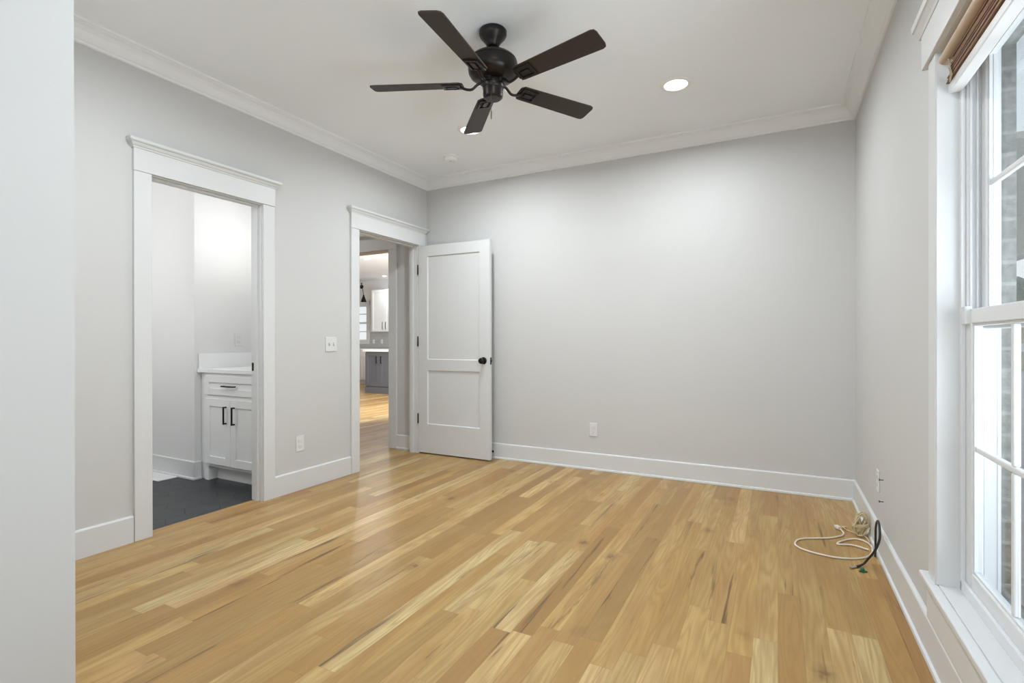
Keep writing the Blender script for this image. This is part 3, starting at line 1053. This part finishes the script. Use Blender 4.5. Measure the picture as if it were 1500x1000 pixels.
outlet('white wall outlet low on the back wall, right of the open door', (-1.414, YB, 0.346), (0, -1, 0))
outlet('white wall outlet low on the left wall below the light switch', (XL, 2.680, 0.347), (1, 0, 0))
outlet('white wall outlet on the window wall above the cords, beside two screws', (XR, 3.335, 0.364), (-1, 0, 0))
outlet('white outlet above the vanity side splash in the bathroom', (BX, 2.87, 1.129), (1, 0, 0))
outlet('white outlet on the kitchen backsplash, nearer the kitchen window', (-9.70, KY - 0.012, 1.098), (0, -1, 0))
outlet('white outlet on the kitchen backsplash, farther from the kitchen window', (-9.415, KY - 0.012, 1.098), (0, -1, 0))

ls = thing('light_switch', 'white double toggle light switch on the wall between the two doorways', 'light switch', (XL, 2.985, 1.088))
mt = frame_on((XL, 2.985, 1.088), (1, 0, 0))
MB().box(-0.058, 0.058, -0.006, 0, -0.058, 0.058, mt, 0.003, 2).build('cover_plate', M['plate'], ls)
for sx, up in ((-0.023, -1), (0.023, 1)):
    mm = mt @ Matrix.Translation((sx, -0.006, 0)) @ Matrix.Rotation(up * 0.5, 4, 'X')
    MB().box(-0.0045, 0.0045, -0.013, 0.0, -0.006, 0.006, mm, 0.001, 1).build('toggle', M['plate'], ls)
    MB().box(sx - 0.0065, sx + 0.0065, -0.0066, -0.0058, -0.013, 0.013, mt).build('toggle_slot', M['slot'], ls)

for z, lb in ((0.400, 'small dark screw in the window wall, the upper one beside the outlet'), (0.289, 'small dark screw in the window wall, the lower one beside the outlet')):
    mt = frame_on((XR, 3.197, z), (-1, 0, 0)) @ Matrix.Rotation(PI / 2, 4, 'X')
    o = MB().lathe([(0, 0.001), (0.0025, 0.0), (0.0025, 0.014), (0.006, 0.017), (0.006, 0.019), (0, 0.020)], 12, mt, cap=False).build('wall_screw', M['screw'], None, True)
    tag(o, lb, 'screw')

# door bumper on the baseboard behind the door
db = thing('door_stop', 'small black door bumper on the back baseboard behind the open door', 'door stop', (-2.40, YB - 0.015, 0.065))
mt = frame_on((-2.405, YB - 0.015, 0.065), (0, -1, 0)) @ Matrix.Rotation(PI / 2, 4, 'X')
MB().lathe([(0, 0), (0.011, 0), (0.011, 0.003), (0.004, 0.004), (0.004, 0.055), (0, 0.055)], 16, mt, cap=False).build('post', M['black'], db, True)
MB().lathe([(0, 0.050), (0.009, 0.050), (0.011, 0.056), (0.010, 0.066), (0, 0.067)], 16, mt, cap=False).build('rubber_tip', M['rubber'], db, True)

# ------------------------------------------------------------------ cords on the floor
wc = thing('power_cord', 'off-white flat cord with plug lying in loops on the oak floor', 'cord', (0.25, 3.25, 0))
pts = [(0.325, 3.540, 0.010), (0.335, 3.500, 0.006), (0.325, 3.455, 0.005), (0.305, 3.425, 0.005), (0.256, 3.374, 0.005), (0.190, 3.335, 0.005), (0.137, 3.305, 0.005), (0.098, 3.262, 0.005), (0.083, 3.205, 0.005),
       (0.090, 3.160, 0.005), (0.129, 3.119, 0.005), (0.204, 3.092, 0.005), (0.279, 3.088, 0.005), (0.355, 3.118, 0.005), (0.410, 3.175, 0.005), (0.438, 3.250, 0.006),
       (0.446, 3.330, 0.007), (0.428, 3.400, 0.006), (0.388, 3.425, 0.005), (0.337, 3.385, 0.005), (0.296, 3.325, 0.005), (0.288, 3.293, 0.005), (0.312, 3.296, 0.006), (0.350, 3.310, 0.006), (0.385, 3.300, 0.006), (0.425, 3.262, 0.010)]
MB().tube(pts, 0.0048, 10, sub=7).build('cable', M['cord_white'], wc, True)
MB().box(-0.022, 0.020, -0.012, 0.012, -0.009, 0.009, Matrix.Translation((0.313, 3.570, 0.012)) @ Matrix.Rotation(math.radians(115), 4, 'Z'), 0.005, 2).build('plug', M['cord_white'], wc, True)
m = MB()
for s in (-0.006, 0.006):
    m.box(0.018, 0.034, s - 0.0008, s + 0.0008, -0.003, 0.003, Matrix.Translation((0.313, 3.570, 0.012)) @ Matrix.Rotation(math.radians(115), 4, 'Z'))
m.build('prongs', M['chrome'], wc)

tc = thing('cord_bundle', 'coiled bundle of beige cord leaning on the baseboard in the corner', 'cord', (0.41, 3.5, 0))
random.seed(11)
pts = []
cx0, cy0 = 0.409, 3.500
tiltx, tilty = 0.02, 0.0
N = 9
for k in range(N):
    sx = 0.028 + 0.004 * random.uniform(-1, 1)
    top = 0.128 + random.uniform(-0.012, 0.012)
    yo = random.uniform(-0.022, 0.022)
    fl = 1 if k % 3 else -1
    for q in range(10):
        a = 2 * PI * q / 10
        # elongated loop; every third loop crosses over in a figure eight
        xx = sx * math.sin(a) * (math.cos(a) * 1.4 if fl < 0 else 1)
        zz = 0.008 + (top - 0.008) * (0.5 - 0.5 * math.cos(a))
        lean = zz * 0.16
        pts.append((cx0 + xx + lean + random.uniform(-1, 1) * 0.002 + (k - N / 2) * 0.0016, cy0 + yo + random.uniform(-1, 1) * 0.004 + 0.012 * math.sin(a + k), zz))
pts = [(0.352, 3.60, 0.005), (0.335, 3.62, 0.006), (0.36, 3.55, 0.008)] + pts + [(0.44, 3.46, 0.010), (0.446, 3.40, 0.006)]
MB().tube(pts, 0.0030, 8, sub=4).build('cable', M['cord_tan'], tc, True)
m = MB()
for k in range(3):
    m.tube([(cx0 + 0.038 * math.cos(a) + 0.010, cy0 + 0.03 * math.sin(a), 0.060 + k * 0.006 + 0.006 * math.cos(a)) for a in [2 * PI * i / 12 for i in range(12)]], 0.0028, 8, closed=True, sub=3)
m.build('wrap', M['cord_tan'], tc, True)
MB().box(-0.012, 0.012, -0.008, 0.008, -0.006, 0.006, Matrix.Translation((0.349, 3.603, 0.007)) @ Matrix.Rotation(0.6, 4, 'Z'), 0.003, 2).build('plug', M['cord_tan'], tc, True)

cc = thing('coaxial_cable', 'black coaxial cable standing in a loop against the baseboard', 'cable', (0.43, 3.1, 0))
pts = [(0.442, 3.190, 0.004), (0.444, 3.192, 0.040), (0.444, 3.190, 0.090), (0.442, 3.170, 0.155), (0.440, 3.120, 0.205), (0.438, 3.070, 0.223), (0.436, 3.020, 0.212),
       (0.432, 2.990, 0.165), (0.420, 2.985, 0.122), (0.406, 3.005, 0.080), (0.392, 3.035, 0.042), (0.376, 3.040, 0.015), (0.355, 3.022, 0.0062), (0.335, 3.000, 0.006)]
MB().tube(pts, 0.0052, 12, sub=8).build('cable', M['coax'], cc, True)
d = Vector((-0.020, -0.022, 0)).normalized()
mt = Matrix.Translation((0.335, 3.000, 0.0065)) @ Vector((d.x, d.y, 0)).to_track_quat('Z', 'Y').to_matrix().to_4x4()
MB().lathe([(0, -0.004), (0.0062, -0.004), (0.0062, 0.012), (0.0048, 0.013), (0.0048, 0.020), (0.0065, 0.021), (0.0065, 0.032), (0.0055, 0.033), (0, 0.033)], 8, mt, cap=False).build('connector', M['chrome'], cc, True)

g = MB()
random.seed(5)
g.lathe([(0, 0), (0.011, 0), (0.010, 0.010), (0.006, 0.017), (0, 0.018)], 9, Matrix.Translation((0.362, 2.972, 0.0)), cap=False)
for k in range(5):
    a = random.uniform(0, 6.28)
    g.box(-0.008, 0.008, -0.004, 0.004, 0.0, 0.006, Matrix.Translation((0.362 + 0.012 * math.cos(a), 2.972 + 0.012 * math.sin(a), 0.001)) @ Matrix.Rotation(a, 4, 'Z'), 0.001, 1)
tag(g.build('plastic_scrap', M['green'], None), 'tiny green plastic scrap on the floor beside the black cable end', 'scrap')

# ------------------------------------------------------------------ shaker cabinet helpers (front faces -Y)
def shaker(mb, x0, x1, z0, z1, yf, st=0.055, th=0.019, rec=0.009):
    mb.box(x0, x0 + st, yf, yf + th, z0, z1, None, 0.001, 1)
    mb.box(x1 - st, x1, yf, yf + th, z0, z1, None, 0.001, 1)
    mb.box(x0 + st, x1 - st, yf, yf + th, z0, z0 + st, None, 0.001, 1)
    mb.box(x0 + st, x1 - st, yf, yf + th, z1 - st, z1, None, 0.001, 1)
    mb.box(x0 + st, x1 - st, yf + rec, yf + th, z0 + st, z1 - st)
    return mb

def bar_pull(x0, x1, z0, z1, yf, parent, r=0.005, out=0.028):
    mb = MB()
    if x1 - x0 > z1 - z0:
        zc = (z0 + z1) / 2
        mb.box(x0, x1, yf - out, yf - out + 2 * r, zc - r, zc + r, None, 0.001, 1)
        for x in (x0 + 0.006, x1 - 0.006):
            mb.box(x - r, x + r, yf - out + 2 * r, yf, zc - r, zc + r)
    else:
        xc = (x0 + x1) / 2
        mb.box(xc - r, xc + r, yf - out, yf - out + 2 * r, z0, z1, None, 0.001, 1)
        for z in (z0 + 0.006, z1 - 0.006):
            mb.box(xc - r, xc + r, yf - out + 2 * r, yf, z - r, z + r)
    return mb.build('pull', M['black'], parent)

# ------------------------------------------------------------------ bathroom vanity
VY = 2.533
v = thing('vanity_cabinet', 'white bathroom vanity with one drawer and two doors, black bar pulls', 'cabinet', (-3.76, VY + 0.25, 0))
m = MB()
vx0, vx1 = -4.108, -3.400
m.box(vx0, vx1, VY, 3.06, 0.115, 0.862)                 # carcass
m.box(vx0, vx0 + 0.045, VY, 3.06, 0.0, 0.115)            # side legs down to the floor
m.box(vx1 - 0.045, vx1, VY, 3.06, 0.0, 0.115)
m.box(vx0 + 0.045, vx1 - 0.045, VY + 0.07, VY + 0.085, 0.0, 0.115)
m.box(BX + 0.001, vx0, VY + 0.012, VY + 0.03, 0.0, 0.862)  # filler to the wall
m.box(vx1, -3.295, VY + 0.012, VY + 0.03, 0.0, 0.862)
m.build('body', M['cabinet'], v)
dr = shaker(MB(), -4.080, -3.436, 0.690, 0.838, VY - 0.019, 0.050).build('drawer', M['cabinet'], v)
bar_pull(-3.838, -3.690, 0.757, 0.769, VY - 0.019, dr)
d1 = shaker(MB(), -4.080, -3.760, 0.140, 0.658, VY - 0.019, 0.060).build('door', M['cabinet'], v)
bar_pull(-3.815, -3.803, 0.468, 0.606, VY - 0.019, d1)
d2 = shaker(MB(), -3.756, -3.436, 0.140, 0.658, VY - 0.019, 0.060).build('door', M['cabinet'], v)
bar_pull(-3.714, -3.702, 0.468, 0.606, VY - 0.019, d2)
vc = thing('vanity_countertop', 'white stone countertop with side splash on the bathroom vanity', 'countertop', (-3.76, VY + 0.25, 0.862))
MB().box(BX + 0.001, -3.295, VY - 0.022, 3.078, 0.862, 0.892, None, 0.002, 2).build('slab', M['quartz'], vc)
MB().box(BX + 0.001, BX + 0.021, VY - 0.012, 3.078, 0.892, 1.016, None, 0.002, 2).build('side_splash', M['quartz'], vc)

# ------------------------------------------------------------------ kitchen seen through the doorway
isl = thing('kitchen_island', 'dark grey kitchen island cabinet with paired black pulls', 'cabinet', (-7.0, 8.7, 0))
IY = 8.32
m = MB().box(-7.852, -6.2, IY, 9.1, 0.0, 0.885)
m.box(-7.856, -6.196, IY - 0.02, IY, 0.0, 0.135)
m.build('body', M['islandgrey'], isl)
for i, (a, b) in enumerate(((-7.846, -7.463), (-7.457, -7.074), (-7.020, -6.640), (-6.634, -6.25))):
    d = shaker(MB(), a, b, 0.150, 0.862, IY - 0.020, 0.072, 0.020, 0.012).build('door', M['islandgrey'], isl)
    if i % 2 == 0:
        bar_pull(b - 0.070, b - 0.050, 0.640, 0.790, IY - 0.020, d, 0.007, 0.03)
    else:
        bar_pull(a + 0.050, a + 0.070, 0.640, 0.790, IY - 0.020, d, 0.007, 0.03)
o = MB().box(-7.90, -6.15, IY - 0.05, 9.15, 0.885, 0.935, None, 0.004, 2).build('island_countertop', M['quartz'], None)
tag(o, 'white stone countertop on the dark grey kitchen island', 'countertop')

for i, x0 in enumerate((-10.22, -9.62, -9.02)):
    lb = ('white kitchen base cabinet under the window, farthest left of the run', 'white kitchen base cabinet with drawer just left of the grey island',
          'white kitchen base cabinet hidden largely behind the grey island')[i]
    bc = thing('base_cabinet', lb, 'cabinet', (x0 + 0.3, 10.3, 0), 'white kitchen base cabinets')
    m = MB().box(x0 + 0.001, x0 + 0.599, 10.0, KY - 0.001, 0.10, 0.872)
    m.box(x0 + 0.001, x0 + 0.599, 10.06, KY - 0.001, 0.0, 0.10)
    m.build('body', M['cabinet'], bc)
    d = shaker(MB(), x0 + 0.01, x0 + 0.59, 0.70, 0.86, 9.981, 0.045).build('drawer', M['cabinet'], bc)
    d = shaker(MB(), x0 + 0.01, x0 + 0.59, 0.12, 0.69, 9.981, 0.055).build('door', M['cabinet'], bc)
o = MB().box(-10.24, -8.40, 9.965, KY - 0.001, 0.872, 0.912, None, 0.003, 2).build('kitchen_countertop', M['quartz'], None)
tag(o, 'white countertop along the kitchen wall under the window', 'countertop')
struct(MB().box(-9.848, -8.0, KY - 0.012, KY, 0.912, 1.357), 'wall_backsplash', M['backsplash'])
struct(MB().box(-10.95, -9.848, KY - 0.012, KY, 0.912, 1.03), 'wall_backsplash_low', M['backsplash'])

uc = thing('upper_cabinet', 'white kitchen upper cabinet with black pulls above the grey backsplash', 'cabinet', (-9.05, 10.4, 1.357))
MB().box(-9.49, -8.60, 10.29, KY - 0.001, 1.357, 2.45).build('body', M['cabinet'], uc)
d = shaker(MB(), -9.485, -9.052, 1.365, 2.44, 10.270, 0.06).build('door', M['cabinet'], uc)
bar_pull(-9.110, -9.095, 1.415, 1.60, 10.270, d)
d = shaker(MB(), -9.046, -8.605, 1.365, 2.44, 10.270, 0.06).build('door', M['cabinet'], uc)
bar_pull(-9.005, -8.990, 1.415, 1.60, 10.270, d)

# kitchen window
kw = thing('window_4', None, None, (-10.45, KY, 1.1), kind='structure')
m = MB()
for p, q in ((-11.05, -10.95), (-9.947, -9.849)):
    m.box(p, q, KY - 0.02, KY, 1.03, 2.20)
m.box(-11.05, -9.849, KY - 0.022, KY, 2.10, 2.22)
m.box(-11.05, -9.849, KY - 0.022, KY, 1.03, 1.10)
m.build('casing', M['trim'], kw)
m = MB()
for p, q in ((-10.95, -10.90), (-9.997, -9.947)):
    m.box(p, q, KY + 0.02, KY + 0.06, 1.10, 2.10)
for z in (1.10, 1.58, 2.05):
    m.box(-10.90, -9.997, KY + 0.02, KY + 0.06, z, z + 0.05)
for x in (-10.60, -10.30):
    m.box(x - 0.012, x + 0.012, KY + 0.03, KY + 0.05, 1.15, 2.05)
m.box(-10.90, -9.997, KY + 0.03, KY + 0.05, 1.355, 1.38)
m.box(-10.90, -9.997, KY + 0.03, KY + 0.05, 1.835, 1.86)
m.build('sash', M['vinyl'], kw)
MB().box(-10.90, -9.997, KY + 0.039, KY + 0.041, 1.12, 2.08).build('pane', M['glass'], kw)

# sconce over the kitchen window
sc = thing('wall_sconce', 'black swing-arm wall sconce above the kitchen window', 'wall lamp', (-10.14, KY, 2.60))
mt = frame_on((-10.14, KY, 2.60), (0, -1, 0)) @ Matrix.Rotation(PI / 2, 4, 'X')
MB().lathe([(0, 0), (0.055, 0), (0.055, 0.015), (0.02, 0.022), (0, 0.022)], 24, mt, cap=False).build('wall_plate', M['black'], sc, True)
m = MB()
m.tube([(-10.14, KY - 0.02, 2.60), (-9.92, 10.36, 2.655)], 0.009, 10, sub=1)
m.tube([(-9.92, 10.36, 2.655), (-9.79, 10.30, 2.33)], 0.008, 10, sub=1)
m.lathe([(0, -0.02), (0.018, -0.014), (0.022, 0), (0.018, 0.014), (0, 0.02)], 14, Matrix.Translation((-9.92, 10.36, 2.655)), cap=False)
m.build('swing_arm', M['black'], sc, True)
MB().lathe([(0, 2.345), (0.018, 2.34), (0.022, 2.30), (0.035, 2.275), (0.076, 2.150), (0.073, 2.150), (0.032, 2.270), (0, 2.290)], 28,
           Matrix.Translation((-9.79, 10.30, 0)), cap=False).build('lamp_shade', M['black'], sc, True)
